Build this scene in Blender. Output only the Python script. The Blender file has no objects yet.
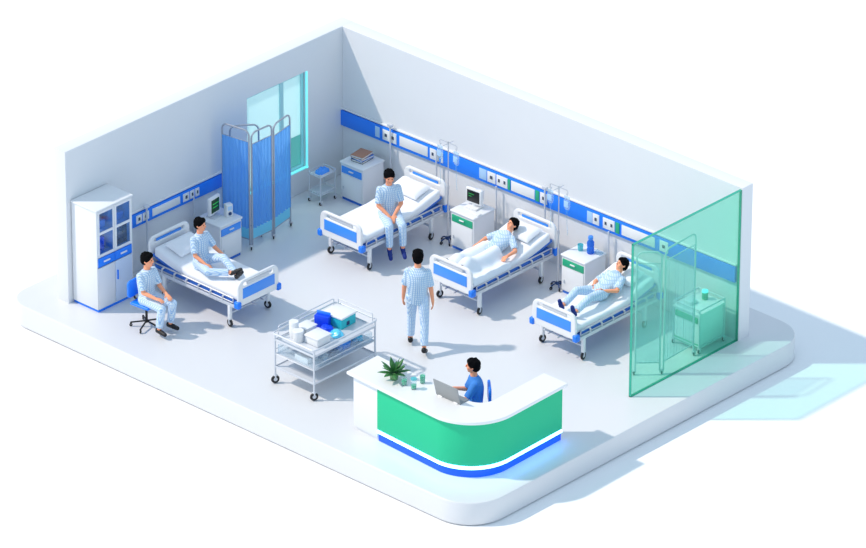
import bpy, bmesh, math, random
from mathutils import Vector as V, Matrix as M
from mathutils import noise
random.seed(7)
S = bpy.context.scene
C = S.collection
PI = math.pi

# ------------------------------------------------------------------ camera, sky, sun, exposure
cd = bpy.data.cameras.new('camera'); cam = bpy.data.objects.new('camera', cd); C.objects.link(cam); S.camera = cam
cd.sensor_width = 36; cd.lens = 6679.264/866*36; cd.clip_start = 1; cd.clip_end = 600
cd.shift_x = (433-384.763)/866; cd.shift_y = (287.554-274)/866
_d = V((-0.60614623, 0.64586408, -0.46416198))
cam.location = (68.27645076, -71.7340463, 49.7563071)
cam.rotation_euler = _d.to_track_quat('-Z', 'Y').to_euler()

w = bpy.data.worlds.new('sky'); S.world = w; w.use_nodes = True
bg = w.node_tree.nodes['Background']; bg.inputs[0].default_value = (0.60, 0.79, 1.0, 1); bg.inputs[1].default_value = 0.86
sd = bpy.data.lights.new('sun', 'SUN'); sun = bpy.data.objects.new('sun', sd); C.objects.link(sun)
sd.energy = 2.75; sd.angle = math.radians(1.8); sd.color = (1.0, 0.89, 0.78)
sun.rotation_euler = V((0.729, 0.684, -1.16)).to_track_quat('-Z', 'Y').to_euler(); sun.location = (-5, -8, 12)
S.view_settings.view_transform = 'Standard'; S.view_settings.look = 'None'
S.view_settings.gamma = 1; S.view_settings.use_curve_mapping = False; S.view_settings.exposure = 0.0
S.cycles.max_bounces = 10; S.cycles.transparent_max_bounces = 16
try: S.cycles.use_denoising = True
except Exception: pass

# ------------------------------------------------------------------ materials
def mat(name, col, rough=0.5, metal=0.0, emit=None, es=0.0, bump=0, bscale=30, coat=0, vary=0.0):
    m = bpy.data.materials.new(name); m.use_nodes = True; nt = m.node_tree
    b = nt.nodes['Principled BSDF']
    b.inputs['Base Color'].default_value = (*col, 1); b.inputs['Roughness'].default_value = rough
    b.inputs['Metallic'].default_value = metal; b.inputs['Coat Weight'].default_value = coat
    if emit: b.inputs['Emission Color'].default_value = (*emit, 1); b.inputs['Emission Strength'].default_value = es
    tc = nt.nodes.new('ShaderNodeTexCoord')
    n = nt.nodes.new('ShaderNodeTexNoise'); n.inputs['Scale'].default_value = bscale; n.inputs['Detail'].default_value = 3
    nt.links.new(tc.outputs['Object'], n.inputs['Vector'])
    if vary or True:
        mx = nt.nodes.new('ShaderNodeMix'); mx.data_type = 'RGBA'
        k = 1-max(vary, .015)
        mx.inputs[6].default_value = (*[c*k for c in col], 1); mx.inputs[7].default_value = (*col, 1)
        nt.links.new(n.outputs['Fac'], mx.inputs[0]); nt.links.new(mx.outputs[2], b.inputs['Base Color'])
    if bump:
        bp = nt.nodes.new('ShaderNodeBump'); bp.inputs['Strength'].default_value = bump; bp.inputs['Distance'].default_value = .02
        nt.links.new(n.outputs['Fac'], bp.inputs['Height']); nt.links.new(bp.outputs['Normal'], b.inputs['Normal'])
    return m
def glassy(name, tint, mixfac=0.12, rough=0.05, diffuse=None, dfac=0.0, edge=None):
    m = bpy.data.materials.new(name); m.use_nodes = True; nt = m.node_tree
    out = nt.nodes['Material Output']; nt.nodes.remove(nt.nodes['Principled BSDF'])
    tr = nt.nodes.new('ShaderNodeBsdfTransparent'); tr.inputs[0].default_value = (*tint, 1)
    gl = nt.nodes.new('ShaderNodeBsdfGlossy'); gl.inputs[0].default_value = (.9, 1, 1, 1); gl.inputs['Roughness'].default_value = rough
    mx = nt.nodes.new('ShaderNodeMixShader'); mx.inputs[0].default_value = mixfac
    nt.links.new(tr.outputs[0], mx.inputs[1]); nt.links.new(gl.outputs[0], mx.inputs[2]); last = mx
    if diffuse:
        df = nt.nodes.new('ShaderNodeBsdfDiffuse'); df.inputs[0].default_value = (*diffuse, 1)
        tl = nt.nodes.new('ShaderNodeBsdfTranslucent'); tl.inputs[0].default_value = (*diffuse, 1)
        ad = nt.nodes.new('ShaderNodeMixShader'); ad.inputs[0].default_value = .5
        nt.links.new(df.outputs[0], ad.inputs[1]); nt.links.new(tl.outputs[0], ad.inputs[2])
        m2 = nt.nodes.new('ShaderNodeMixShader'); m2.inputs[0].default_value = dfac
        nt.links.new(mx.outputs[0], m2.inputs[1]); nt.links.new(ad.outputs[0], m2.inputs[2]); last = m2
    nt.links.new(last.outputs[0], out.inputs[0])
    return m
def plaid(name, base, line, line2, sx=22, sz=22):
    m = bpy.data.materials.new(name); m.use_nodes = True; nt = m.node_tree; N = nt.nodes; Lk = nt.links
    b = N['Principled BSDF']; b.inputs['Roughness'].default_value = .85
    tc = N.new('ShaderNodeTexCoord'); sp = N.new('ShaderNodeSeparateXYZ'); Lk.new(tc.outputs['Object'], sp.inputs[0])
    def mth(op, a, bb=None):
        q = N.new('ShaderNodeMath'); q.operation = op
        for i, z in enumerate((a, bb)):
            if z is None: continue
            if isinstance(z, (int, float)): q.inputs[i].default_value = z
            else: Lk.new(z, q.inputs[i])
        return q.outputs[0]
    xx = mth('ADD', sp.outputs[0], mth('MULTIPLY', sp.outputs[1], .75))
    a = mth('LESS_THAN', mth('FRACT', mth('MULTIPLY', xx, sx)), .34)
    c = mth('LESS_THAN', mth('FRACT', mth('MULTIPLY', sp.outputs[2], sz)), .28)
    mx = N.new('ShaderNodeMix'); mx.data_type = 'RGBA'; mx.inputs[6].default_value = (*base, 1); mx.inputs[7].default_value = (*line, 1); Lk.new(a, mx.inputs[0])
    my = N.new('ShaderNodeMix'); my.data_type = 'RGBA'; my.inputs[7].default_value = (*line2, 1); Lk.new(mx.outputs[2], my.inputs[6]); Lk.new(c, my.inputs[0])
    Lk.new(my.outputs[2], b.inputs['Base Color'])
    return m

m_ground = mat('ground_white', (.97, .97, .97), .9, bscale=2)
m_floor = mat('floor_vinyl', (.75, .755, .77), .32, bscale=1.2, vary=.02)
m_slab = mat('slab_white', (.84, .85, .87), .6)
m_wall = mat('wall_paint', (.80, .81, .83), .85, bscale=4)
m_dark = mat('contact_shade_blue', (.25, .32, .45), .8)
m_white = mat('white_enamel', (.84, .85, .87), .35, coat=.2)
m_plastic = mat('white_plastic', (.88, .88, .88), .3, coat=.4)
m_frame = mat('pale_grey_metal', (.66, .69, .74), .35, metal=.15)
m_chrome = mat('brushed_steel', (.60, .62, .66), .28, metal=.7)
m_grey = mat('grey_tube', (.42, .44, .50), .35, metal=.5)
m_blue = mat('blue_panel', (.05, .31, .95), .4, coat=.2)
m_bblue = mat('bright_blue_plastic', (.01, .22, .95), .4, coat=.1)
m_deck = mat('blue_deck', (.03, .16, .62), .5)
m_sheet = mat('white_sheet', (.90, .91, .94), .9, bump=.25, bscale=7)
m_pillow = mat('pillow_cotton', (.90, .91, .94), .9, bump=.15, bscale=9)
m_blanket = mat('blanket_cotton', (.86, .90, .96), .9, bump=.2, bscale=9)
m_black = mat('black_rubber', (.006, .006, .008), .5)
m_navy = mat('navy_metal', (.015, .05, .16), .4, metal=.2)
m_railblue = mat('service_rail_blue', (.012, .23, .98), .45)
m_green = mat('green_laminate', (.008, .56, .27), .6)
m_mint = mat('mint_green_plastic', (.02, .42, .22), .4)
m_skin = mat('skin', (1.0, .40, .22), .65)
m_skin2 = mat('skin_lips', (.60, .17, .12), .6)
m_hair = mat('black_hair', (.003, .003, .004), .95); m_hair.node_tree.nodes['Principled BSDF'].inputs['Specular IOR Level'].default_value = .1
m_gown = plaid('checked_gown', (.72, .83, .92), (.30, .50, .74), (.42, .60, .80), 30, 28)
m_trouser = plaid('checked_trousers', (.70, .82, .93), (.32, .53, .80), (.50, .66, .86), 32, 16)
m_scrub = mat('blue_scrubs', (.05, .25, .72), .8)
m_sock = mat('navy_slippers', (.008, .03, .22), .8)
m_navytr = mat('navy_trousers', (.01, .02, .08), .8)
m_shoe = mat('black_shoes', (.006, .006, .008), .5)
m_curtain = glassy('curtain_blue', (.40, .70, 1.0), .02, .5, (.21, .52, 1.0), .92)
m_curtglow = glassy('cyan_curtain_glow', (.45, .85, 1.0), .06, .2, (.38, .86, 1.0), .90)
m_glass = glassy('green_glass', (.66, .93, .86), .05, .03, (.22, .85, .62), .10)
m_glassedge = mat('green_glass_edge', (.01, .42, .28), .2, coat=.5)
m_window = glassy('cyan_frosted_glass', (.85, .99, .98), .06, .1, (.80, .99, .98), .66)
m_windowlow = glassy('teal_frosted_glass', (.4, .75, .72), .06, .1, (.30, .66, .62), .72)
m_cyan = mat('cyan_glow', (.25, .95, 1.0), .3, emit=(.2, .95, 1.0), es=.6)
m_ftrim = mat('teal_window_frame', (.45, .78, .80), .4)
m_clear2 = glassy('clear_glass', (.95, .98, 1.0), .06, .05, (.85, .92, .96), .08)
m_clear = glassy('clear_plastic', (.82, .92, .98), .08, .1, (.75, .88, .98), .25)
m_cabglass = glassy('blue_cabinet_glass', (.50, .74, 1.0), .08, .05)
m_cabin = mat('cabinet_inside_blue', (.06, .36, .98), .6)
m_dkscreen = mat('dark_screen', (.006, .012, .05), .2, coat=.5)
m_bkscreen = mat('black_screen', (.004, .005, .006), .3)
m_greenglow = mat('green_trace', (.02, .3, .05), .5, emit=(.05, .8, .15), es=.5)
m_leaf = mat('leaf_green', (.05, .24, .06), .5, vary=.45, bscale=14)
m_pot = mat('sage_pot', (.16, .36, .14), .5)
m_brown = mat('brown_book_cover', (.42, .22, .15), .7)
m_paper = mat('paper', (.80, .80, .78), .8)
m_bkblue = mat('blue_book_cover', (.02, .18, .65), .6)
m_bkdark = mat('dark_book_cover', (.03, .05, .09), .6)
m_led = mat('white_light_strip', (.9, .95, 1), .4, emit=(.20, .58, 1.0), es=5.5)
m_kick = mat('blue_lit_plinth', (.0, .06, .85), .4, emit=(.0, .08, 1.0), es=.75)
m_teal = mat('teal_carton', (.02, .55, .62), .5)
m_cyanbag = mat('cyan_film', (.10, .62, .90), .25, coat=.6)
m_rblue = mat('royal_blue_card', (.0, .06, .85), .45)
m_laptop = mat('grey_aluminium', (.30, .32, .33), .4, metal=.3)
m_ltblue = mat('light_blue_plate', (.45, .68, .95), .4)
m_socket = mat('socket_dark', (.05, .07, .12), .5)
m_fluid = glassy('blue_bottle', (.15, .45, .95), .12, .05, (.05, .30, .90), .6)
m_aqua = glassy('aqua_cup', (.45, .88, .90), .12, .05, (.25, .75, .80), .5)

# ------------------------------------------------------------------ mesh helpers
class MB:
    def __init__(s): s.b = bmesh.new()
    def _add(s, t, mtx=None):
        if mtx is not None: bmesh.ops.transform(t, matrix=mtx, verts=t.verts)
        me = bpy.data.meshes.new('tmp'); t.to_mesh(me); t.free(); s.b.from_mesh(me); bpy.data.meshes.remove(me); return s
    def box(s, x0, x1, y0, y1, z0, z1, bev=0.0, seg=2, mtx=None):
        t = bmesh.new(); bmesh.ops.create_cube(t, size=1)
        for v in t.verts: v.co = V(((x0+x1)/2+v.co.x*(x1-x0), (y0+y1)/2+v.co.y*(y1-y0), (z0+z1)/2+v.co.z*(z1-z0)))
        if bev: bmesh.ops.bevel(t, geom=t.edges[:], offset=min(bev, .49*min(abs(x1-x0), abs(y1-y0), abs(z1-z0))), segments=seg, affect='EDGES', profile=.5)
        return s._add(t, mtx)
    def cone(s, a, ra, b, rb, n=14):
        a, b = V(a), V(b); t = bmesh.new(); L = (b-a).length
        bmesh.ops.create_cone(t, cap_ends=True, segments=n, radius1=ra, radius2=rb, depth=L)
        q = (b-a).to_track_quat('Z', 'Y').to_matrix().to_4x4(); return s._add(t, M.Translation((a+b)/2) @ q)
    def ell(s, c, r, rot=None, n=16):
        t = bmesh.new(); bmesh.ops.create_uvsphere(t, u_segments=n, v_segments=max(6, n*2//3), radius=1)
        if isinstance(r, (int, float)): r = (r, r, r)
        m_ = M.Translation(V(c)) @ (rot if rot is not None else M.Identity(4)) @ M.Diagonal((*r, 1)); return s._add(t, m_)
    def cap(s, a, ra, b, rb, n=12):
        s.ell(a, ra, n=n); s.ell(b, rb, n=n); return s.cone(a, ra, b, rb, n) if (V(a)-V(b)).length > 1e-4 else s
    def tube(s, pts, r, n=10, closed=False):
        pts = [V(p) for p in pts]; t = bmesh.new(); rings = []; N = len(pts); up = None
        for i, p in enumerate(pts):
            if closed: d = pts[(i+1) % N]-pts[i-1]
            else: d = pts[min(i+1, N-1)]-pts[max(i-1, 0)]
            d.normalize()
            if up is None:
                up = V((0, 0, 1)) if abs(d.z) < .9 else V((1, 0, 0))
            x = d.cross(up)
            if x.length < 1e-4: x = d.cross(V((1, 0, .1)))
            x.normalize(); y = x.cross(d).normalized(); up = y
            rings.append([t.verts.new(p+x*r*math.cos(2*PI*k/n)+y*r*math.sin(2*PI*k/n)) for k in range(n)])
        for i in range(N if closed else N-1):
            A, B = rings[i], rings[(i+1) % N]
            for k in range(n): t.faces.new((A[k], A[(k+1) % n], B[(k+1) % n], B[k]))
        if not closed: t.faces.new(rings[0][::-1]); t.faces.new(rings[-1])
        return s._add(t)
    def lathe(s, prof, c=(0, 0, 0), n=20):
        t = bmesh.new(); rings = []
        for r, z in prof: rings.append([t.verts.new((r*math.cos(2*PI*k/n), r*math.sin(2*PI*k/n), z)) for k in range(n)])
        for A, B in zip(rings, rings[1:]):
            for k in range(n): t.faces.new((A[k], A[(k+1) % n], B[(k+1) % n], B[k]))
        t.faces.new(rings[0][::-1]); t.faces.new(rings[-1]); return s._add(t, M.Translation(V(c)))
    def loft(s, rings):
        t = bmesh.new(); R = [[t.verts.new(p) for p in r] for r in rings]; n = len(R[0])
        for A, B in zip(R, R[1:]):
            for k in range(n): t.faces.new((A[k], A[(k+1) % n], B[(k+1) % n], B[k]))
        t.faces.new(R[0][::-1]); t.faces.new(R[-1]); return s._add(t)
    def torus(s, c, axis, R, r, n=18, k=8):
        ax = V(axis).normalized(); u = ax.orthogonal().normalized(); v = ax.cross(u)
        return s.tube([V(c)+u*R*math.cos(2*PI*i/n)+v*R*math.sin(2*PI*i/n) for i in range(n)], r, k, True)
    def build(s, name, m, parent=None, smooth=True, loc=None):
        me = bpy.data.meshes.new(name); bmesh.ops.recalc_face_normals(s.b, faces=s.b.faces); s.b.to_mesh(me); s.b.free()
        me.materials.append(m); o = bpy.data.objects.new(name, me); C.objects.link(o)
        if smooth: shade(me)
        if parent: o.parent = parent
        if loc: o.location = loc
        return o
def shade(me, ang=35):
    for p in me.polygons: p.use_smooth = True
    try: me.set_sharp_from_angle(angle=math.radians(ang))
    except Exception: pass
def bake(o):
    """replace o's mesh with its modifiers applied"""
    dg = bpy.context.evaluated_depsgraph_get(); dg.update()
    me = bpy.data.meshes.new_from_object(o.evaluated_get(dg), depsgraph=dg)
    if o.type == 'MESH':
        o.modifiers.clear(); o.data = me
    return me
def plate(name, outline, holes, th, bev, mtx, m, parent=None):
    """flat extruded plate with rounded outline and real holes; outline in (u,v), extruded along w, placed by mtx"""
    cu = bpy.data.curves.new('c', 'CURVE'); cu.dimensions = '2D'; cu.fill_mode = 'BOTH'; cu.extrude = th/2-bev; cu.bevel_depth = bev; cu.bevel_resolution = 2; cu.offset = -bev
    for pts in [outline]+holes:
        sp = cu.splines.new('POLY'); sp.points.add(len(pts)-1); sp.use_cyclic_u = True
        for i, q in enumerate(pts): sp.points[i].co = (q[0], q[1], 0, 1)
    co = bpy.data.objects.new('c', cu); C.objects.link(co)
    me = bake(co); bpy.data.objects.remove(co); bpy.data.curves.remove(cu)
    me.transform(mtx); me.name = name; me.materials.clear(); me.materials.append(m); shade(me)
    o = bpy.data.objects.new(name, me); C.objects.link(o)
    if parent: o.parent = parent
    return o
def rrect(x0, x1, y0, y1, r, n=6):
    """rounded rectangle; r may be one radius or four (bl, br, tr, tl)"""
    if isinstance(r, (int, float)): r = (r,)*4
    P = []
    for (cx, cy, a0, q) in ((x0, y0, PI, r[0]), (x1, y0, 1.5*PI, r[1]), (x1, y1, 0, r[2]), (x0, y1, .5*PI, r[3])):
        sx = 1 if cx == x0 else -1; sy = 1 if cy == y0 else -1
        if q <= 0: P.append((cx, cy)); continue
        for i in range(n+1):
            a = a0+i/n*PI/2; P.append((cx+sx*q+q*math.cos(a), cy+sy*q+q*math.sin(a)))
    return P
MX = M(((1, 0, 0, 0), (0, 0, -1, 0), (0, 1, 0, 0), (0, 0, 0, 1)))          # (u,v,w) -> (x, -w, z=v): a plate standing in the XZ plane
MY = M(((0, 0, 1, 0), (1, 0, 0, 0), (0, 1, 0, 0), (0, 0, 0, 1)))           # (u,v,w) -> y=u, z=v, x=w: a plate standing in the YZ plane
def T(x, y, z): return M.Translation((x, y, z))

def tag(o, label=None, cat=None, group=None, kind=None):
    if label: o['label'] = label
    if cat: o['category'] = cat
    if group: o['group'] = group
    if kind: o['kind'] = kind
    return o
def thing(name, label, cat, loc=(0, 0, 0), rz=0, group=None):
    o = bpy.data.objects.new(name, None); C.objects.link(o); o.location = loc; o.rotation_euler = (0, 0, rz); o.empty_display_size = .1
    return tag(o, label, cat, group)
def dup(root, loc, rz, label, group=None):
    def rec(o, par):
        c = o.copy(); C.objects.link(c)
        if par: c.parent = par
        for ch in list(o.children): rec(ch, c)
        return c
    r = rec(root, None); r.location = loc; r.rotation_euler = (0, 0, rz); r['label'] = label
    if group: r['group'] = group
    return r
def struct(o): o['kind'] = 'structure'; return o
Z = V((0, 0, 1))

# ------------------------------------------------------------------ the setting
W, L, H, TH = 8.62, 6.36, 2.7, .255
SLAB = .405
g = bmesh.new(); bmesh.ops.create_grid(g, x_segments=1, y_segments=1, size=90)
mb = MB(); mb._add(g, T(0, 0, -SLAB)); struct(mb.build('ground', m_ground))
outer = rrect(-.90, 9.27, -6.92, 1.0, (.45, .68, .6, .45), 12)
fl = plate('floor', outer, [], SLAB-.02, .018, T(0, 0, -(SLAB-.02)/2), m_floor); struct(fl)
pl_ = plate('shade_strip_1', rrect(-.84, 9.21, -6.86, .94, (.45, .65, .57, .42), 12), [], .03, .002, T(0, 0, -SLAB+.0125), m_dark); struct(pl_)  # added strip under the slab, coloured as its dark contact shade

wy0, wy1, wz0, wz1 = -2.25, -.84, .42, 2.18
wl = plate('wall_left', rrect(-L, TH, 0, H, 0), [rrect(wy0, wy1, wz0, wz1, 0)[::-1]], TH, .006, MY.copy() @ T(0, 0, -TH/2) , m_wall); struct(wl)
wb = plate('wall_back', rrect(0, W, 0, H, 0), [], TH, .006, T(0, TH/2, 0) @ MX, m_wall); struct(wb)
# window: frame, pane of two leaves, sill strip with cyan glow put in by emission
wn = plate('window_1', rrect(wy0+.01, wy1-.01, wz0+.01, wz1-.01, 0), [rrect(wy0+.06, -1.40, wz0+.06, wz1-.06, 0)[::-1], rrect(-1.32, wy1-.07, wz0+.06, wz1-.06, 0)[::-1]], .05, .004, T(-.10, 0, 0) @ MY, m_ftrim); struct(wn)
def part_box(name, m, par, *a, **k):
    b = MB(); b.box(*a, **k); return b.build(name, m, par)
struct(part_box('window_pane', m_window, wn, -.106, -.096, wy0+.05, -1.39, wz0+.05, wz1-.05))
struct(part_box('window_pane', m_window, wn, -.106, -.096, -1.33, wy1-.06, 1.02, wz1-.05))
struct(part_box('window_pane', m_windowlow, wn, -.106, -.096, -1.33, wy1-.06, wz0+.05, 1.02))
b = MB(); b.box(-.03, .012, wy0, wy1, wz0, wz0+.03, .004); b.box(-.012, .012, wy1-.03, wy1, wz0, wz1, .004)
struct(b.build('window_sill', m_cyan, wn))

# ------------------------------------------------------------------ medical service rails on the two walls
def outlet(par, u0, u1, z0, z1, fn, n=2, m=None, k=0):
    b = MB(); fn(b, u0, u1, z0, z1, .045, .06, .006); o = b.build('outlet_plate', m or m_plastic, par)
    step = (u1-u0)/n
    for i in range(n):
        b = MB(); c = u0+step*(i+.5); fn(b, c-step*.16, c+step*.16, (z0+z1)/2-.025, (z0+z1)/2+.03, .055, .066, .003); b.build('socket', m_socket, o)
def fx(b, u0, u1, z0, z1, d0, d1, bev): b.box(u0, u1, -d1, -d0, z0, z1, bev)
def fy(b, u0, u1, z0, z1, d0, d1, bev): b.box(d0, d1, u0, u1, z0, z1, bev)
def service_rail(label, L0, L1, z0, h, fn, plain, panels, outs, tabs, lights, conduits, group, tilt=0.0):
    r = thing('service_rail', label, 'wall rail', (0, 0, 0), 0, None)
    b = MB(); fn(b, L0, L1, z0, z0+h, .0, .05, .006); b.build('rail_body', m_railblue, r)
    b = MB(); fn(b, L0, L1, z0+h+.015, z0+h+.045, .0, .035, .006); b.build('upper_trim', m_white, r)
    for a, c in panels:
        b = MB(); fn(b, a, c, z0+.055, z0+h-.035, .045, .058, .004); b.build('white_panel', m_plastic, r)
    for a, c, n in outs: outlet(r, a, c, z0+.05, z0+h-.03, fn, n)
    for a, c in tabs:
        b = MB(); fn(b, a, c, z0+.05, z0+h-.03, .045, .062, .004); b.build('green_tab', m_mint, r)
    for a, c in lights:
        b = MB(); fn(b, a, c, z0+.05, z0+h-.03, .045, .056, .004); b.build('pale_plate', m_ltblue, r)
    for u, zt in conduits:
        b = MB(); fn(b, u-.014, u+.014, .0, zt, .07, .098, .012); fn(b, u-.04, u+.04, .0, .03, .04, .11, .01)
        if zt > z0+h: fn(b, u-.05, u+.05, zt-.02, zt+.03, .05, .11, .012)
        b.build('conduit', m_frame, r)
    return r
rb_ = service_rail('long blue service rail with white panels and sockets on the right-hand wall', .012, W-.057, .915, .27, fx, None,
    [(1.35, 1.98), (3.82, 4.33), (6.2, 6.9)],
    [(.97, 1.28, 2), (2.03, 2.16, 1), (2.18, 2.32, 1), (3.30, 3.48, 1), (3.50, 3.74, 2), (4.45, 4.6, 1), (5.58, 5.72, 1), (5.8, 6.05, 2), (7.0, 7.18, 1)],
    [(3.75, 3.80), (4.35, 4.43), (6.07, 6.15)], [(.80, .90), (3.12, 3.28), (5.46, 5.57)],
    [(1.17, 1.29), (2.20, 1.17), (3.52, .96), (4.58, 1.28), (5.95, .96)], None)
rb_.rotation_euler = (0, -.013, 0)
service_rail('blue service rail with white panels and sockets behind the left bed', -5.3, -2.36, .835, .225, fy, None,
    [(-4.50, -3.87)], [(-4.87, -4.74, 1), (-4.72, -4.58, 1), (-3.80, -3.66, 1), (-3.64, -3.54, 1), (-3.52, -3.43, 1)], [], [], [(-4.66, 1.13), (-3.58, .90)], None)

# ------------------------------------------------------------------ casters
def caster(par, x, y, r=.062, name='caster', rot=0.0, top=.14):
    ax = V((math.cos(rot), math.sin(rot), 0))
    b = MB(); b.torus((x, y, r), ax, r*.68, r*.32, 18, 8); o = b.build(name, m_black, par)
    b = MB(); b.cone(V((x, y, r))-ax*.016, r*.45, V((x, y, r))+ax*.016, r*.45, 14)
    for s in (-1, 1): b.cone(V((x, y, r))+ax*s*.022, .012, V((x, y, top))+ax*s*.018, .014, 8)
    b.box(x-.028, x+.028, y-.028, y+.028, top-.01, top+.01, .005)
    b.build('fork', m_frame, o); return o

# ------------------------------------------------------------------ hospital bed (origin: floor under the middle of the footboard; +y runs to the head)
def mattress_top(y):
    return .625 if y < 1.12 else .625+(y-1.12)*.24
def make_bed(loc, rz, label):
    t = thing('hospital_bed', label, 'bed', loc, rz, 'hospital beds of the ward')
    b = MB()
    for s in (-1, 1): b.box(s*.43-.025, s*.43+.025, .06, 1.96, .375, .44, .008)
    for y in (.2, .75, 1.2, 1.66): b.box(-.43, .43, y-.02, y+.02, .38, .43, .006)
    b.tube([(-.42, .2, .24), (.42, .2, .24)], .018); b.tube([(-.42, 1.66, .24), (.42, 1.66, .24)], .018)
    b.build('bed_frame', m_frame, t)
    for sx in (-1, 1):
        for y in (.2, 1.66):
            b = MB(); b.box(sx*.43-.028, sx*.43+.028, y-.028, y+.028, .13, .40, .008); lg = b.build('leg', m_white, t)
            caster(lg, sx*.43, y, .068, rot=.2*sx)
    # deck: flat part and raised head part
    b = MB(); b.box(-.42, .42, .06, 1.14, .445, .485, .006)
    b.build('deck', m_deck, t)
    b = MB(); b.box(-.42, .42, 0, .84, -.02, .02, .006, mtx=T(0, 1.12, .465) @ M.Rotation(math.atan(.24), 4, 'X')); b.tube([(-.2, 1.25, .45), (-.2, 1.7, .58)], .016); b.tube([(.2, 1.25, .45), (.2, 1.7, .58)], .016)
    b.box(-.40, .40, 1.5, 1.9, .44, .54, .01)
    b.build('raised_deck', m_deck, t)
    # mattress
    rings = []
    ys = [.045, .06, .09]+[.15+i*.05 for i in range(34)]+[1.87, 1.89, 1.90]
    for i, y in enumerate(ys):
        top = mattress_top(y); a = (max(0, y-1.0)/.24); a = min(a, 1); 
        if .98 < y < 1.26: q = (y-.98)/.28; top = .625+.24*.14*q*q
        e = min(1, (y-.045)/.045, (1.90-y)/.03); e = math.sqrt(max(0, 1-(1-e)**2)) if e < 1 else 1
        th_ = .065+.035*max(0, min(1, (y-1.12)/.6)); hh = th_*(.55+.45*e); hw = .415*(.93+.07*e); zc = top-.001-th_
        rings.append([V((px, y, zc+pz)) for px, pz in rrect(-hw, hw, -hh, hh, .045*(.5+.5*e), 5)])
    b = MB(); b.loft(rings); b.build('mattress', m_sheet, t)
    # foot and head boards
    for nm, y, z1, cc in (('footboard', 0, .875, m_blue), ('headboard', 1.985, .96, m_blue)):
        o = plate(nm, rrect(-.46, .46, .42, z1, (.05, .05, .13, .13), 8), [rrect(-.34, .34, z1-.115, z1-.055, .029)[::-1]], .05, .02, T(0, y, 0) @ MX, m_plastic, t)
        if nm == 'footboard':
            for s in (-1, 1):
                b = MB(); b.box(-.36, .36, y+s*.025-.006, y+s*.025+.006, z1-.33, z1-.145, .004); b.build('blue_inset', cc, o)
            b = MB(); b.box(-.25, .25, y-.014, y+.014, z1-.122, z1-.06, .01); b.build('hand_grip', m_frame, o)
        else:
            b = MB(); b.box(-.28, .28, y-.012, y+.012, z1-.118, z1-.075, .008); b.build('hand_grip', m_blue, o)
        for s in (-1, 1):
            b = MB(); b.box(s*.455-.045, s*.455+.045, y-.055, y+.055, .40, .52, .025, 3); b.build('bumper', m_bblue, o)
    # low side rails with brackets
    for s in (-1, 1):
        b = MB(); b.tube([(s*.455, .10, .545), (s*.455, 1.88, .545+.02)], .012); b.tube([(s*.46, .10, .475), (s*.46, 1.88, .475)], .010)
        b.tube([(s*.455, .10, .475), (s*.455, .10, .545)], .012); b.tube([(s*.455, 1.88, .475), (s*.455, 1.88, .565)], .012)
        o = b.build('side_rail', m_chrome, t)
        for k in range(6): b = MB(); y = .32+k*.27; b.tube([(s*.45, y-.035, .555), (s*.465, y, .52), (s*.445, y+.03, .43)], .016, 8); b.build('bracket', m_frame, o)
        b = MB(); b.box(s*.435-.006, s*.435+.006, .12, 1.86, .455, .525, .003); b.build('blue_strip', m_deck, o)
    # hand crank under the foot end
    for s in (-1, 1): b = MB(); b.tube([(s*.1, -.04, .36), (s*.1, .25, .36)], .010); b.build('crank', m_chrome, t)
    return t
bed1 = make_bed((2.27, -2.42, 0), 0, 'hospital bed in the back, patient sitting on its right edge')
bed2 = dup(bed1, (4.60, -2.34, 0), 0, 'hospital bed whose patient lies under a pale blanket, middle of the right wall')
bed3 = dup(bed1, (6.81, -2.34, 0), 0, 'hospital bed next to the green glass screen, patient reclining on top')
bed4 = dup(bed1, (2.62, -4.72, 0), PI/2, 'hospital bed at the left wall beside the tall cabinet')

def make_pillow(loc, rz, tilt, label):
    rings = []; hw, hd, hh = .30, .20, .075
    b = MB(); t_ = bmesh.new(); n = 20
    def P(u, v, s):
        e = (1-abs(u)**3.2)*(1-abs(v)**3.2); px = u*hw*(1-.06*(1-v*v)*1)*1; py = v*hd*(1-.10*(1-u*u))
        return V((px, py, s*hh*max(0, e)**.5+.012*noise.noise(V((u*2, v*2, s)))))
    vs = {}
    for s in (-1, 1):
        for i in range(n+1):
            for j in range(n+1):
                ed = i in (0, n) or j in (0, n)
                if s == 1 and ed: vs[(s, i, j)] = vs[(-1, i, j)]
                else: vs[(s, i, j)] = t_.verts.new(P(i/n*2-1, j/n*2-1, s))
        for i in range(n):
            for j in range(n):
                t_.faces.new((vs[(s, i, j)], vs[(s, i+1, j)], vs[(s, i+1, j+1)], vs[(s, i, j+1)]))
    b._add(t_, M.Rotation(tilt, 4, 'X')); o = b.build('pillow', m_pillow, None); o.location = loc; o.rotation_euler = (0, 0, rz)
    return tag(o, label, 'pillow', 'white bed pillows')
tl = math.atan(.24)
p1 = make_pillow((2.27, -2.42+1.62, mattress_top(1.62)+.065), 0, tl, 'white pillow on the bed with the man sitting on its edge')
def dpil(loc, rz, label):
    o = p1.copy(); C.objects.link(o); o.location = loc; o.rotation_euler = (0, 0, rz); o['label'] = label; return o
dpil((4.62, -2.34+1.64, mattress_top(1.64)+.065), 0, 'white pillow under the head of the patient covered by a blanket')
dpil((6.81, -2.34+1.64, mattress_top(1.64)+.065), 0, 'white pillow under the reclining patient beside the glass screen')
dpil((2.62-1.60, -4.72, mattress_top(1.60)+.065), PI/2, 'white pillow on the bed at the left wall')

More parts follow.
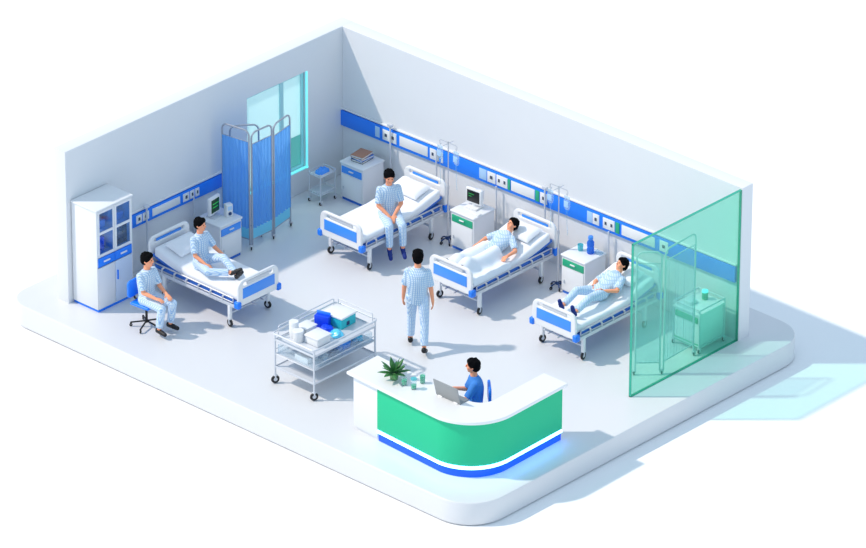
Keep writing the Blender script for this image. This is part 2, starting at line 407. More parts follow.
# ------------------------------------------------------------------ blanket over the lying patient's legs
def blanket():
    t_ = bmesh.new(); nx, ny = 50, 56; g_ = []
    for j in range(ny+1):
        y = .06+j/ny*.88; row = []
        for i in range(nx+1):
            u = i/nx*2-1; x = u*.47
            leg = 0
            for s in (-1, 1):
                cx = s*(.115-.02*(1-y)); leg = max(leg, math.exp(-(abs(x-cx)/.125)**3))
            hgt = .145+.04*max(0, min(1, (y-.25)/.6)); foot = math.exp(-((y-.26)/.11)**2)*.08
            ed = max(0, min(1, (y-.08)/.08)); ed = ed*ed*(3-2*ed)
            z = mattress_top(y)+.018+leg*(hgt+foot)*ed+.010*noise.noise(V((x*7, y*5, 3)))+.008*math.sin(y*22+x*9)*max(0, abs(u)-.2)
            if y < .12: z = mattress_top(y)+.02
            if abs(x) > .40: z = mattress_top(y)+.018-(abs(x)-.40)*1.3; x = math.copysign(.40+(abs(x)-.40)*.45, x)
            row.append(t_.verts.new((x, y, z)))
        g_.append(row)
    for a, c in zip(g_, g_[1:]):
        for i in range(nx): t_.faces.new((a[i], a[i+1], c[i+1], c[i]))
    b = MB(); b._add(t_); o = b.build('blanket', m_blanket, None); o.location = (4.60, -2.34, 0)
    md = o.modifiers.new('s', 'SOLIDIFY'); md.thickness = .012; md.offset = 1; bpy.context.view_layer.update(); me = bake(o); shade(me)
    tag(o, 'pale blue-white blanket covering the legs of the lying patient', 'blanket')
blanket()

# ------------------------------------------------------------------ bedside cabinets (origin: floor centre; front faces -y)
def nightstand(loc, rz, label, accent, dark=False, h=.70, group='bedside cabinets'):
    t = thing('bedside_cabinet', label, 'bedside cabinet', loc, rz, group)
    b = MB(); b.box(-.25, .25, -.25, .25, .05, h-.04, .012)
    b.build('body', m_white, t)
    b = MB(); b.box(-.265, .265, -.27, .265, h-.04, h, .018, 3); b.build('cabinet_top', m_white, t)
    b = MB(); b.box(-.23, .23, -.235, .235, .0, .05); b.build('plinth', m_deck, t)
    b = MB(); b.box(-.225, .225, -.262, -.248, h-.20, h-.075, .006); d = b.build('drawer', accent, t)
    b = MB(); b.box(-.05, .05, -.285, -.26, h-.135, h-.115, .008); b.build('handle', m_plastic, d)
    b = MB(); b.box(-.225, .225, -.260, -.248, .075, h-.215, .006); d = b.build('door', m_white, t)
    b = MB(); b.box(-.19, -.17, -.278, -.258, .20, .26, .006); b.build('handle', m_frame, d)
    return t
nightstand((.86, -.44, 0), 0, 'white bedside cabinet with blue drawer, stack of books on top', m_blue)
ns2 = nightstand((3.37, -.49, 0), 0, 'white bedside cabinet with green drawer, small monitor on top', m_mint)
dup(ns2, (5.72, -.43, 0), 0, 'white bedside cabinet with green drawer, blue bottle on top')
nightstand((.58, -3.50, 0), PI/2, 'bedside cabinet with blue drawer by the blue folding screen', m_blue)

# bedside cabinet behind the glass, in a tubular trolley frame
gt = thing('trolley_cabinet', 'boxy trolley cabinet standing behind the green glass panel', 'trolley', (8.18, -.46, 0), 0)
b = MB(); b.box(-.262, .262, -.292, .292, .07, .66, .012); b.build('body', m_white, gt)
b = MB(); b.box(-.285, .285, -.315, .315, .66, .70, .012); b.build('cabinet_top', m_white, gt)
b = MB(); b.box(-.23, .23, -.31, -.288, .52, .62, .006); b.build('drawer', m_mint, gt)
b = MB()
for sx in (-1, 1):
    for sy in (-1, 1): b.tube([(sx*.27, sy*.30, .09), (sx*.27, sy*.30, .76)], .013)
for z in (.12, .76): b.tube([(-.27, -.3, z), (.27, -.3, z), (.27, .3, z), (-.27, .3, z)], .013, closed=True)
b.build('tube_frame', m_frame, gt)
b = MB(); b.box(-.255, .255, -.302, -.29, .09, .15, .003); b.build('lower_strip', m_mint, gt)
for sx in (-1, 1):
    for sy in (-1, 1): caster(gt, sx*.27, sy*.29, .04, top=.09)
b = MB(); b.box(-.09, .09, -.08, .08, 0, .06, .02); o = b.build('tray', m_white, None, loc=(8.07, -.55, .70)); tag(o, 'small white tray on the trolley cabinet behind the glass', 'tray')
b = MB(); b.lathe([(.045, 0), (.05, .01), (.05, .12), (.04, .125)]); o = b.build('jar', m_mint, None, loc=(8.16, -.30, .70)); tag(o, 'green jar with cyan lid on the trolley cabinet behind the glass', 'jar')
b = MB(); b.lathe([(.054, .125), (.054, .15), (.05, .155)]); b.build('lid', m_cyan, o)

# ------------------------------------------------------------------ tall cabinet (front faces +x)
tc = thing('medicine_cabinet', 'tall white cabinet with glazed upper doors and blue trim at the left wall', 'cabinet', (.015, -5.87, 0), 0)
cw, cdp, chh = .385, .56, 1.83
b = MB()
b.box(0, .02, -cw, cw, .05, chh-.03, .004)
for s in (-1, 1): b.box(0, cdp, s*cw-.012, s*cw+.012, .05, chh-.03, .004)
b.box(0, cdp, -cw, cw, .05, .07); b.box(0, cdp-.01, -cw, cw, .96, .98); b.box(0, cdp-.03, -cw, cw, 1.37, 1.385); b.box(0, cdp-.01, -cw, cw, .80, .82)
b.box(0, cdp-.03, -.008, .008, .98, chh-.04)
b.build('carcass', m_white, tc)
b = MB(); b.box(-.0, cdp+.02, -cw-.03, cw+.03, chh-.035, chh, .012); b.build('top_panel', m_white, tc)
b = MB(); b.box(.0, cdp-.005, -cw+.005, cw-.005, 0, .05, .003); b.build('plinth', m_railblue, tc)
b = MB(); b.box(.02, .03, -cw+.012, cw-.012, .98, chh-.04); b.build('back_lining', m_cabin, tc)
for s, nm in ((-1, 0), (1, 1)):
    y0, y1 = (-cw+.01, -.004) if s < 0 else (.004, cw-.01)
    fr = plate('glass_door', rrect(y0, y1, .985, chh-.045, .004), [rrect(y0+.045, y1-.03, 1.02, 1.365, .004)[::-1], rrect(y0+.045, y1-.03, 1.41, chh-.09, .004)[::-1]], .02, .003, T(cdp-.005, 0, 0) @ MY, m_white, tc)
    b = MB(); b.box(cdp-.012, cdp-.006, y0+.03, y1-.02, 1.0, chh-.07); b.build('glass_pane', m_cabglass, fr)
    b = MB(); b.box(cdp-.012, cdp+.008, y0, y1, .80, .955, .005); dr = b.build('drawer', m_railblue, tc)
    b = MB(); b.box(cdp+.006, cdp+.02, (y0+y1)/2-.07, (y0+y1)/2+.07, .865, .895, .006); b.build('handle', m_plastic, dr)
    b = MB(); b.box(cdp-.012, cdp+.006, y0, y1, .065, .785, .005); dd = b.build('door', m_white if s < 0 else mat('pale_blue_door', (.62, .72, .88), .4), tc)
    if s > 0: b = MB(); b.box(cdp+.004, cdp+.026, .035, .060, .45, .62, .008); b.build('handle', m_bblue, dd)
def boxthing(name, label, cat, m, loc, sx, sy, sz, rz=0, bev=.006, group=None):
    b = MB(); b.box(-sx/2, sx/2, -sy/2, sy/2, 0, sz, bev); o = b.build(name, m, None, loc=loc); o.rotation_euler = (0, 0, rz); return tag(o, label, cat, group)
for k in range(4): boxthing('binder', 'upright blue binder on the lower glazed shelf of the tall cabinet', 'binder', m_bblue, (.30, -6.15+k*.06, .98), .24, .05, .24-.015*(k % 2), group='binders in the tall cabinet')
boxthing('display_screen', 'dark screen standing behind the lower right pane of the tall cabinet', 'screen', m_dkscreen, (.46, -5.65, .98), .04, .30, .33)
boxthing('carton', 'pale blue carton on the upper left shelf of the tall cabinet', 'carton', m_ltblue, (.30, -6.04, 1.385), .25, .24, .12)
boxthing('carton', 'pale blue carton on the upper right shelf of the tall cabinet', 'carton', m_ltblue, (.30, -5.65, 1.385), .25, .26, .12)

# ------------------------------------------------------------------ blue folding screens
def panel_frame(par, a, c, h, curtain=True, mt=None, name='screen_panel', cm=None, z0=.16, gap=.17):
    a, c = V((*a, 0)), V((*c, 0)); d = (c-a).normalized(); Lp = (c-a).length; r = .10; pts = [a+Z*.08]
    a2, c2 = a+d*.015, c-d*.015; pts = [a2+Z*.07, a2+Z*(h-r)]
    for i in range(1, 7):
        t_ = i/6*PI/2; pts.append(a2+d*(r-r*math.cos(t_))+Z*(h-r+r*math.sin(t_)))
    for i in range(0, 7):
        t_ = PI/2-i/6*PI/2; pts.append(c2-d*(r-r*math.cos(t_))+Z*(h-r+r*math.sin(t_)))
    pts.append(c2+Z*.07)
    b = MB(); b.tube(pts, .015, 10); b.tube([a2+Z*(z0+.05), c2+Z*(z0+.05)], .010, 8)
    if curtain: b.tube([a2+Z*(h-.20), c2+Z*(h-.20)], .007, 8)
    o = b.build(name, mt or m_grey, par)
    nn = d.cross(Z)
    if curtain:
        t_ = bmesh.new(); n = int(Lp*110); cols = []
        for i in range(n+1):
            u = .02+(Lp-.04)*i/n; ph = u*2*PI/.078
            lo = z0+gap
            cols.append([t_.verts.new(a+d*u+nn*(.016*math.sin(ph)*(1-.3*k/8)+.006*math.sin(ph*.37))+Z*(lo+(h-.20-lo)*k/8)) for k in range(9)])
        for A, B in zip(cols, cols[1:]):
            for k in range(8): t_.faces.new((A[k], B[k], B[k+1], A[k+1]))
        b = MB(); b._add(t_); cur = b.build('curtain', cm or m_curtain, o); shade(cur.data, 180)
        if gap > .1:
            b = MB(); b.tube([a2+Z*.3, c2+Z*.3], .001, 4) if False else None
            t_ = bmesh.new(); q = [a2+Z*(z0+.05), c2+Z*(z0+.05), c2+Z*(z0+gap), a2+Z*(z0+gap)]
            f_ = t_.faces.new([t_.verts.new(p+nn*.004) for p in q]); 
            ex = bmesh.ops.extrude_face_region(t_, geom=[f_]); bmesh.ops.translate(t_, vec=-nn*.008, verts=[v for v in ex['geom'] if isinstance(v, bmesh.types.BMVert)])
            b._add(t_); b.build('lower_strip', m_curtglow, o)  # added strip; its cyan stands for window light coming through below the curtain
    return o
def screen_foot(par, p, r=.035): 
    caster(par, p[0], p[1], r, top=.08, rot=.8)
fs = thing('folding_screen', 'blue curtained folding screen on castors in front of the window', 'folding screen', (0, 0, 0))
fp = [(.25, -3.10), (.82, -3.02), (.82, -2.50), (.71, -1.98)]
panel_frame(fs, fp[0], (fp[1][0]-.012, fp[1][1]), 2.14, z0=.13, gap=.24); panel_frame(fs, (fp[1][0], fp[1][1]+.012), (fp[2][0], fp[2][1]-.012), 2.10, z0=.13, gap=.24)
panel_frame(fs, (fp[2][0]-.005, fp[2][1]+.012), fp[3], 2.06, z0=.13, gap=.24); panel_frame(fs, (.29, -2.97), (.60, -2.58), 2.04, curtain=False)
for p_ in ((.25, -3.10), (.83, -3.03), (.82, -2.50), (.70, -1.97), (.61, -2.57)): screen_foot(fs, p_)

# ------------------------------------------------------------------ small instrument trolley by the window
it = thing('instrument_trolley', 'small two-shelf steel trolley in the back corner under the window', 'trolley', (.42, -.93, 0))
b = MB()
for sx in (-1, 1):
    for sy in (-1, 1): b.tube([(sx*.125, sy*.175, .07), (sx*.125, sy*.175, .56)], .010)
b.build('frame', m_frame, it)
for z in (.17, .50):
    b = MB(); b.box(-.135, .135, -.185, .185, z, z+.012, .003)
    b.tube([(-.135, -.185, z+.045), (.135, -.185, z+.045), (.135, .185, z+.045), (-.135, .185, z+.045)], .008, closed=True)
    b.build('shelf', m_frame, it)
for sx in (-1, 1):
    for sy in (-1, 1): caster(it, sx*.125, sy*.175, .035, top=.075)
t_ = bmesh.new(); bmesh.ops.create_icosphere(t_, subdivisions=4, radius=1)
for v in t_.verts:
    q = v.co.copy(); v.co = V((q.x*.10, q.y*.14, max(0, q.z)*.075*(1+.6*noise.noise(q*2.2)))) 
b = MB(); b._add(t_); o = b.build('folded_cloth', m_blue, None, loc=(.42, -.93, .512)); tag(o, 'crumpled blue cloth on the small steel trolley', 'cloth')

# ------------------------------------------------------------------ things on the bedside cabinets
def book(loc, rz, label, cover, sx=.24, sy=.30, th=.04):
    t = thing('book', label, 'book', loc, rz, 'books on the bedside cabinet')
    b = MB(); b.box(-sx/2, sx/2, -sy/2, sy/2, 0, .005); b.box(-sx/2, sx/2, -sy/2, sy/2, th-.005, th); b.box(-sx/2, -sx/2+.005, -sy/2, sy/2, 0, th); b.build('cover', cover, t)
    b = MB(); b.box(-sx/2+.005, sx/2-.008, -sy/2+.008, sy/2-.008, .005, th-.005); b.build('pages', m_paper, t)
book((.84, -.42, .70), .12, 'dark-covered book at the bottom of the stack on the bedside cabinet', m_bkdark)
book((.85, -.42, .74), -.05, 'blue-covered book in the middle of the stack on the bedside cabinet', m_bkblue)
book((.84, -.43, .78), .15, 'brown-covered book on top of the stack on the bedside cabinet', m_brown)

mt = thing('patient_monitor', 'white boxy monitor with dark screen on the green-drawer cabinet', 'monitor', (3.35, -.42, .70), .08)
b = MB(); b.box(-.12, .12, -.13, .10, 0, .03, .01); b.cone((0, 0, .03), .05, (0, 0, .07), .035); b.build('stand', m_plastic, mt)
o = b = MB(); b.box(-.16, .16, -.045, .015, .06, .34, .02, 3); b.box(-.12, .12, .01, .11, .09, .30, .04, 3); b.build('case', m_plastic, mt)
b = MB(); b.box(-.125, .125, -.052, -.042, .10, .305, .004); sc_ = b.build('screen', m_bkscreen, mt)
b = MB(); b.box(-.09, .02, -.055, -.050, .24, .246); b.box(-.09, -.03, -.055, -.050, .20, .206); b.build('screen_trace', m_greenglow, sc_)
kb = boxthing('keyboard', 'flat white keypad in front of the monitor on the green-drawer cabinet', 'keypad', m_plastic, (3.52, -.60, .70), .20, .10, .015, rz=.0)

mt = thing('vital_signs_monitor', 'upright monitor with green screen on the left bedside cabinet', 'monitor', (.50, -3.55, .70), 1.72)
b = MB(); b.box(-.10, .10, -.09, .09, 0, .02, .008); b.box(-.03, .03, 0, .03, .02, .08); b.build('stand', m_frame, mt)
b = MB(); b.box(-.14, .14, -.03, .03, .05, .36, .015, 3); b.build('case', m_white, mt)
b = MB(); b.box(-.105, .105, -.037, -.028, .09, .32, .004); sc_ = b.build('screen', mat('green_lcd', (.003, .02, .008), .4, emit=(.0, .10, .02), es=.2), mt)
b = MB(); b.box(-.08, .08, -.040, -.036, .24, .25); b.box(-.08, .06, -.040, -.036, .18, .19); b.build('screen_trace', m_greenglow, sc_)
mt = thing('infusion_pump', 'small pale pump with round dial beside the green-screen monitor', 'pump', (.66, -3.38, .70), 1.35)
b = MB(); b.box(-.06, .06, -.05, .05, 0, .22, .012); b.build('case', m_white, mt)
b = MB(); b.cone((0, -.05, .06), .03, (0, -.062, .06), .03, 16); b.build('dial', m_navy, mt)
b = MB(); b.box(-.04, .04, -.056, -.048, .12, .19, .003); b.build('display', m_ltblue, mt)

o = thing('water_bottle', 'tall blue bottle on the green-drawer cabinet by the glass-side bed', 'bottle', (5.80, -.36, .70))
b = MB(); b.lathe([(.05, 0), (.058, .01), (.058, .09), (.048, .11), (.058, .13), (.058, .20), (.035, .235), (.035, .25)]); b.build('bottle_body', m_fluid, o)
b = MB(); b.lathe([(.04, .25), (.042, .255), (.042, .30), (.038, .305)]); b.build('cap', m_blue, o)
b = MB(); b.lathe([(.035, 0), (.04, .005), (.048, .11), (.044, .11), (.036, .012)]); o = b.build('cup', m_aqua, None, loc=(5.62, -.40, .70)); tag(o, 'small aqua cup beside the tall blue bottle', 'cup')
boxthing('tissue_pack', 'small flat blue-white pack behind the tall blue bottle', 'pack', m_clear, (5.90, -.28, .70), .14, .10, .035)

# ------------------------------------------------------------------ drip stands and bags
def drip_stand(loc, h, label):
    t = thing('drip_stand', label, 'drip stand', loc, 0, 'drip stands')
    b = MB()
    for k in range(5):
        a = k*2*PI/5+.63; b.tube([(0, 0, .10), (math.cos(a)*.08, math.sin(a)*.08, .09), (math.cos(a)*.125, math.sin(a)*.125, .065)], .013, 8)
    b.cone((0, 0, .07), .03, (0, 0, .13), .022); base = b.build('base', m_navy, t)
    for k in range(5):
        a = k*2*PI/5+.63; bb = MB(); bb.torus((math.cos(a)*.125, math.sin(a)*.125, .03), (-math.sin(a), math.cos(a), 0), .019, .011, 12, 6); bb.build('caster', m_black, base)
    b = MB(); b.tube([(0, 0, .10), (0, 0, 1.0)], .016); b.cone((0, 0, .98), .022, (0, 0, 1.04), .022); b.tube([(0, 0, 1.0), (0, 0, h)], .010); b.build('pole', m_chrome, t)
    b = MB()
    for s in (-1, 1):
        b.tube([(0, 0, h-.02), (s*.17, 0, h-.02), (s*.19, 0, h-.04), (s*.185, 0, h-.09), (s*.165, 0, h-.10), (s*.155, 0, h-.08)], .006, 6)
    b.tube([(0, -.12, h-.03), (0, .12, h-.03)], .006, 6); b.build('hook', m_chrome, t)
    return t
ds = drip_stand((2.98, -.66, 0), 1.84, 'drip stand with dark castor base left of the monitor cabinet')
dup(ds, (5.34, -.62, 0), 0, 'drip stand with two bags left of the blue-bottle cabinet')
def drip_bag(loc, label, hgt=.26, fl=.6):
    t = thing('drip_bag', label, 'drip bag', loc, 0, 'drip bags on the stands')
    rings = []
    for i in range(9):
        v = i/8; z = -hgt+hgt*v; wv = .062*(1-.5*(1-min(1, v/.25))**2); dv = .022*math.sin(PI*min(.97, max(.03, v)))+.003
        rings.append([V((wv*math.cos(q)*1, dv*math.sin(q), z)) for q in [2*PI*k/16 for k in range(16)]])
    b = MB(); b.loft(rings); b.tube([(0, 0, 0), (0, 0, .035)], .004, 6); bag = b.build('bag', m_clear, t)
    b = MB(); b.box(-.045, .045, -.028, -.024, -hgt*.75, -hgt*.3, .002); b.build('fluid_label', m_ltblue, bag)
    b = MB(); b.cone((0, 0, -hgt-.06), .014, (0, 0, -hgt+.005), .014, 10); b.build('drip_chamber', m_blue, t)
    b = MB(); b.tube([(0, 0, -hgt-.05), (0.004, 0, -hgt-.25), (.01, 0.01, -hgt-.45)], .0045, 6); b.build('tubing', m_clear, t)
    return t
db = drip_bag((2.80, -.66, 1.71), 'clear drip bag hanging left on the stand beside the monitor cabinet', .24)
dup(db, (3.155, -.66, 1.71), 0, 'clear drip bag hanging right on the stand beside the monitor cabinet')
dup(db, (5.16, -.62, 1.71), 0, 'clear drip bag hanging left on the stand nearest the blue bottle')
dup(db, (5.515, -.62, 1.71), 0, 'clear drip bag hanging right on the stand nearest the blue bottle')

# ------------------------------------------------------------------ large supply cart
ct = thing('supply_cart', 'large steel supply cart with guard rails and castors in the open floor', 'cart', (4.67, -5.32, 0))
hx, hy = .42, .69
for sx in (-1, 1):
    for sy in (-1, 1):
        b = MB(); b.tube([(sx*hx, sy*hy, .12), (sx*hx, sy*hy, .88)], .016); lg = b.build('leg', m_frame, ct); caster(lg, sx*hx, sy*hy, .07, top=.14, rot=-.5)
def tray(z, lip, nm, m=m_frame):
    b = MB(); b.box(-hx, hx, -hy, hy, z, z+.012, .003)
    for a in ((-hx, -hy), (hx, -hy)): pass
    b.box(-hx-.004, hx+.004, -hy-.006, -hy+.004, z-.01, z+lip, .003); b.box(-hx-.004, hx+.004, hy-.004, hy+.006, z-.01, z+lip, .003)
    b.box(-hx-.006, -hx+.004, -hy, hy, z-.01, z+lip, .003); b.box(hx-.004, hx+.006, -hy, hy, z-.01, z+lip, .003)
    return b.build(nm, m, ct)
tray(.76, .028, 'top_tray'); tray(.28, .03, 'lower_shelf')
def rl(pts, r=.012, nm='guard_rail', m=m_frame, closed=False):
    b = MB(); b.tube(pts, r, closed=closed); return b.build(nm, m, ct)
rl(rrect3 := [V((x, y, .885)) for x, y in rrect(-hx-.03, hx+.03, -hy-.03, hy+.03, .06, 5)], .014, closed=True)
for (a, c) in (((-hx, -hy+.08), (-hx, hy-.05)), ((-hx+.05, hy), (hx-.05, hy))):
    q0, q1 = V((*a, 0)), V((*c, 0)); rl([q0+Z*.80, q0+Z*.96, q0+(q1-q0).normalized()*.02+Z*.98, q1-(q1-q0).normalized()*.02+Z*.98, q1+Z*.96, q1+Z*.80], .008)
# hanging bins below the top
b = MB(); b.box(-hx+.01, hx-.01, -hy+.02, hy-.02, .52, .53)
for s in (-1, 1): b.tube([(s*hx, -hy, .60), (s*hx, hy, .60)], .008); b.tube([(s*hx, -hy, .52), (s*hx, hy, .52)], .008); b.tube([(-hx, s*hy, .52), (hx, s*hy, .52)], .008)
b.build('middle_shelf', m_frame, ct)
for k in range(4):
    y0 = -hy+.03+k*.335; b = MB(); 
    b.box(hx-.03, hx-.022, y0, y0+.31, .53, .68, .003); b.box(-hx+.03, hx-.03, y0, y0+.008, .53, .68, .003); b.box(-hx+.03, hx-.03, y0+.302, y0+.31, .53, .68, .003); b.box(-hx+.03, -hx+.038, y0, y0+.31, .53, .68, .003)
    b.build('bin', m_clear2, ct)
cx0, cy0, zt = 4.67, -5.27, .773
def tub(loc, label, sx, sy, sz, rz=0):
    t = thing('tub', label, 'tub', loc, rz)
    b = MB(); b.box(-sx/2, sx/2, -sy/2, sy/2, 0, sz*.8, .02, 3); b.build('tub_body', m_plastic, t)
    b = MB(); b.box(-sx/2-.012, sx/2+.012, -sy/2-.012, sy/2+.012, sz*.8, sz, .012, 2); b.build('lid', m_white, t); return t
def can(loc, label, r, h):
    t = thing('canister', label, 'canister', loc, 0)
    b = MB(); b.lathe([(r*.95, 0), (r, .01), (r, h*.8), (r*.96, h*.82)]); b.build('canister_body', m_plastic, t)
    b = MB(); b.lathe([(r*1.05, h*.8), (r*1.05, h*.97), (r*.98, h)]); b.build('lid', m_white, t); return t
can((4.55, -5.80, zt), 'white lidded canister at the near left of the supply cart top', .085, .19)
can((4.40, -5.74, zt), 'taller white canister in the left back corner of the supply cart top', .075, .27)
tub((4.80, -5.62, zt), 'large white tub at the front edge of the supply cart', .28, .30, .15)
tub((4.42, -5.48, zt), 'smaller white tub against the back rail of the supply cart', .22, .24, .12)
t = thing('carton', 'royal blue upright carton on the supply cart', 'carton', (4.50, -5.20, zt), .3)
b = MB(); b.box(-.12, .12, -.05, .05, 0, .20, .004); b.build('box', m_rblue, t)
b = MB(); b.box(-.12, .12, .044, .05, .195, .25, .002); b.build('flap', m_blue, t)
def blob(name, label, cat, m, loc, r, seed=0, rz=0):
    t_ = bmesh.new(); bmesh.ops.create_icosphere(t_, subdivisions=4, radius=1)
    for v in t_.verts:
        q = v.co.copy(); f = 1+.28*noise.noise(q*1.8+V((seed, 0, 0)))+.10*noise.noise(q*5); v.co = V((q.x*r[0]*f, q.y*r[1]*f, max(-.55, q.z)*r[2]*f+.55*r[2]))
        v.co.z = max(0, v.co.z)
    b = MB(); b._add(t_); o = b.build(name, m, None, loc=loc); shade(o.data, 180); o.rotation_euler = (0, 0, rz); return tag(o, label, cat)
blob('plastic_bag', 'glossy royal blue bag lying in front of the blue carton on the cart', 'bag', m_rblue, (4.66, -5.27, zt), (.12, .10, .065), 2)
blob('plastic_bag', 'glossy cyan bag lying at the front edge of the supply cart', 'bag', m_cyanbag, (4.87, -5.27, zt), (.11, .10, .06), 5)
t = thing('carton', 'teal carton with white lid on the supply cart', 'carton', (4.60, -4.92, zt), .05)
b = MB(); b.box(-.19, .19, -.17, .17, 0, .17, .005); b.build('box', m_teal, t)
b = MB(); b.box(-.205, .205, -.185, .185, .17, .205, .012, 2); b.build('lid', m_plastic, t)
b = MB(); b.box(.186, .194, -.05, .02, .03, .10, .003); b.build('panel', m_navy, t)
boxthing('carton', 'blue carton on the middle shelf of the supply cart', 'carton', m_blue, (4.80, -5.155, .53), .30, .24, .13)
blob('plastic_bag', 'cyan bag on the middle shelf of the supply cart', 'bag', m_cyanbag, (4.86, -4.82, .53), (.11, .10, .07), 9)
boxthing('carton', 'white carton on the middle shelf of the supply cart', 'carton', m_plastic, (4.75, -5.825, .53), .28, .24, .10)

# ------------------------------------------------------------------ glass partition and the folding screen behind it
GX = W-.03; Lg = 2.567
gp = thing('glass_partition', 'large upright green glass panel at the open right end of the wall', 'glass partition', (0, 0, 0))
b = MB(); b.box(GX-.02, GX+.02, -Lg+.012, -.016, .012, 2.66); b.build('glass_sheet', m_glass, gp)
b = MB(); b.box(GX-.021, GX+.021, -Lg, -Lg+.012, 0, 2.67); b.box(GX-.021, GX+.021, -Lg, -.004, 2.66, 2.672); b.box(GX-.021, GX+.021, -Lg, -.004, 0, .012); b.box(GX-.021, GX+.021, -.016, -.004, 0, 2.67)
b.build('glass_edge', m_glassedge, gp)
gs = thing('folding_screen', 'pale curtained folding screen seen through the green glass', 'folding screen', (0, 0, 0))
m_curt2 = glassy('pale_curtain', (.8, .9, .95), .04, .4, (.70, .82, .88), .22)
panel_frame(gs, (8.16, -1.98), (8.45, -1.68), 2.16, mt=m_frame, cm=m_curt2, gap=.06)
panel_frame(gs, (8.46, -1.64), (8.42, -.85), 2.18, mt=m_frame, cm=m_curt2, gap=.06)
for p_ in ((8.16, -1.98), (8.455, -1.66), (8.42, -.85)): screen_foot(gs, p_, .03)

# ------------------------------------------------------------------ reception desk
dk = thing('reception_desk', 'curved reception desk with white counter and bright green front', 'reception desk', (0, 0, 0))
dx0, dx1, dy0, dy1 = 6.07, 8.70, -6.27, -4.24
def Lshape(x0, x1, y0, y1, wa, wb, r, ri, n=16):
    """L outline: front arm depth wa along y0, right arm depth wb along x1"""
    P = [(x0, y0)]
    for i in range(n+1):
        a = -PI/2+i/n*PI/2; P.append((x1-r+r*math.cos(a), y0+r+r*math.sin(a)))
    P += [(x1, y1), (x1-wb, y1)]
    for i in range(n+1):
        a = 0-i/n*PI/2; P.append((x1-wb-ri+ri*math.cos(a), y0+wa+ri+ri*math.sin(a)))
    P += [(x0, y0+wa)]
    return P
RO = .78
def shell(x0, x1, y0, y1, th, r, n=20):
    """thin upright front skin following the curve"""
    P = [(x0, y0)]
    for i in range(n+1):
        a = -PI/2+i/n*PI/2; P.append((x1-r+r*math.cos(a), y0+r+r*math.sin(a)))
    P.append((x1, y1)); P.append((x1-th, y1)); r2 = r-th
    for i in range(n+1):
        a = -i/n*PI/2; P.append((x1-r+r2*math.cos(a), y0+r+r2*math.sin(a)))
    P.append((x0, y0+th)); return P
def splay(q): return (q[0]+.10-.02*(q[1]+6.27), q[1]-.10+max(0, 8.0-q[0])*.055)
def hplate(name, P, z0, z1, bev, m, par): return plate(name, [splay(q) for q in P], [], z1-z0, bev, T(0, 0, (z0+z1)/2), m, par)
hplate('countertop', Lshape(5.98, 8.76, -6.33, -4.18, .71, .50, .84, .28), .95, 1.005, .012, m_plastic, dk)
GXs = 6.60
hplate('front_panel', shell(GXs, dx1, dy0, dy1, .05, RO), .21, .95, .002, m_green, dk)
hplate('side_panel', [(dx0, dy0+.005), (GXs, dy0+.005), (GXs, dy0+.06), (dx0, dy0+.06)], .06, .95, .004, m_white, dk)
hplate('light_strip', shell(GXs, dx1+.006, dy0-.006, dy1, .04, RO+.006), .15, .195, .003, m_led, dk)
hplate('lit_plinth', shell(GXs+.01, dx1-.03, dy0+.03, dy1+.01, .04, RO-.03), .0, .145, .002, m_kick, dk)
def hb_(name, x0, x1, y0, y1, z0, z1): hplate(name, [(x0, y0), (x1, y0), (x1, y1), (x0, y1)], z0, z1, .003, m_white, dk)
hb_('end_panel', dx0, dx0+.04, dy0+.06, dy0+.60, 0, .95); hb_('end_panel', dx1-.42, dx1-.05, dy1-.02, dy1+.01, 0, .95); hb_('plinth', dx0+.05, GXs, dy0+.03, dy0+.08, 0, .06)
hb_('inner_panel', dx0+.04, dx1-.9, dy0+.56, dy0+.60, .05, .95)

# laptop
lt = thing('laptop', 'open grey laptop seen from behind on the white counter', 'laptop', (7.84, -5.92, 1.005), .0)
b = MB(); b.box(-.24, .24, 0.0, .20, 0, .018, .005); b.build('keyboard_base', m_laptop, lt)
b = MB(); b.box(-.25, .25, -.008, .008, 0, .30, .006, mtx=T(0, 0, .012) @ M.Rotation(math.radians(14), 4, 'X')); lid = b.build('lid', m_laptop, lt)
b = MB(); b.box(-.23, .23, .0085, .011, .02, .285, mtx=T(0, 0, .012) @ M.Rotation(math.radians(14), 4, 'X')); b.build('screen', m_bkscreen, lid)
b = MB(); b.cone((-.20, -.01, .008), .012, (-.12, -.01, .008), .012); b.cone((.12, -.01, .008), .012, (.20, -.01, .008), .012); b.build('hinge', m_plastic, lt)

# plant
pp = thing('potted_plant', 'leafy green plant in a small sage pot on the white counter', 'plant', (6.78, -6.00, 1.005))
b = MB(); b.lathe([(.055, 0), (.06, .004), (.075, .12), (.078, .13), (.068, .13), (.066, .11)]); b.build('pot', m_pot, pp)
t_ = bmesh.new()
def leaf(t_, az, el, Ln, wd, curl):
    n = 8; L_, R_, Cc = [], [], []; pos = V((0, 0, .11)); e = el
    for i in range(n+1):
        f = i/n; d_ = V((math.cos(az)*math.cos(e), math.sin(az)*math.cos(e), math.sin(e))); s_ = V((-math.sin(az), math.cos(az), 0)); nrm = s_.cross(d_)
        wv = wd*math.sin(PI*min(1, max(0, (f-.12)/.88))**.8)**.9 if f > .12 else .004
        wv = max(wv, .003) if i < n else .001
        L_.append(t_.verts.new(pos+s_*wv-nrm*(-wv*.25))); R_.append(t_.verts.new(pos-s_*wv-nrm*(-wv*.25))); Cc.append(t_.verts.new(pos))
        pos = pos+d_*Ln/n; e -= curl/n
    for i in range(n):
        t_.faces.new((L_[i], L_[i+1], Cc[i+1], Cc[i])); t_.faces.new((Cc[i], Cc[i+1], R_[i+1], R_[i]))
rr = random.Random(3)
for k in range(8): leaf(t_, k*2*PI/8+rr.uniform(-.2, .2), .35+rr.uniform(-.1, .15), .27, .046, .5)
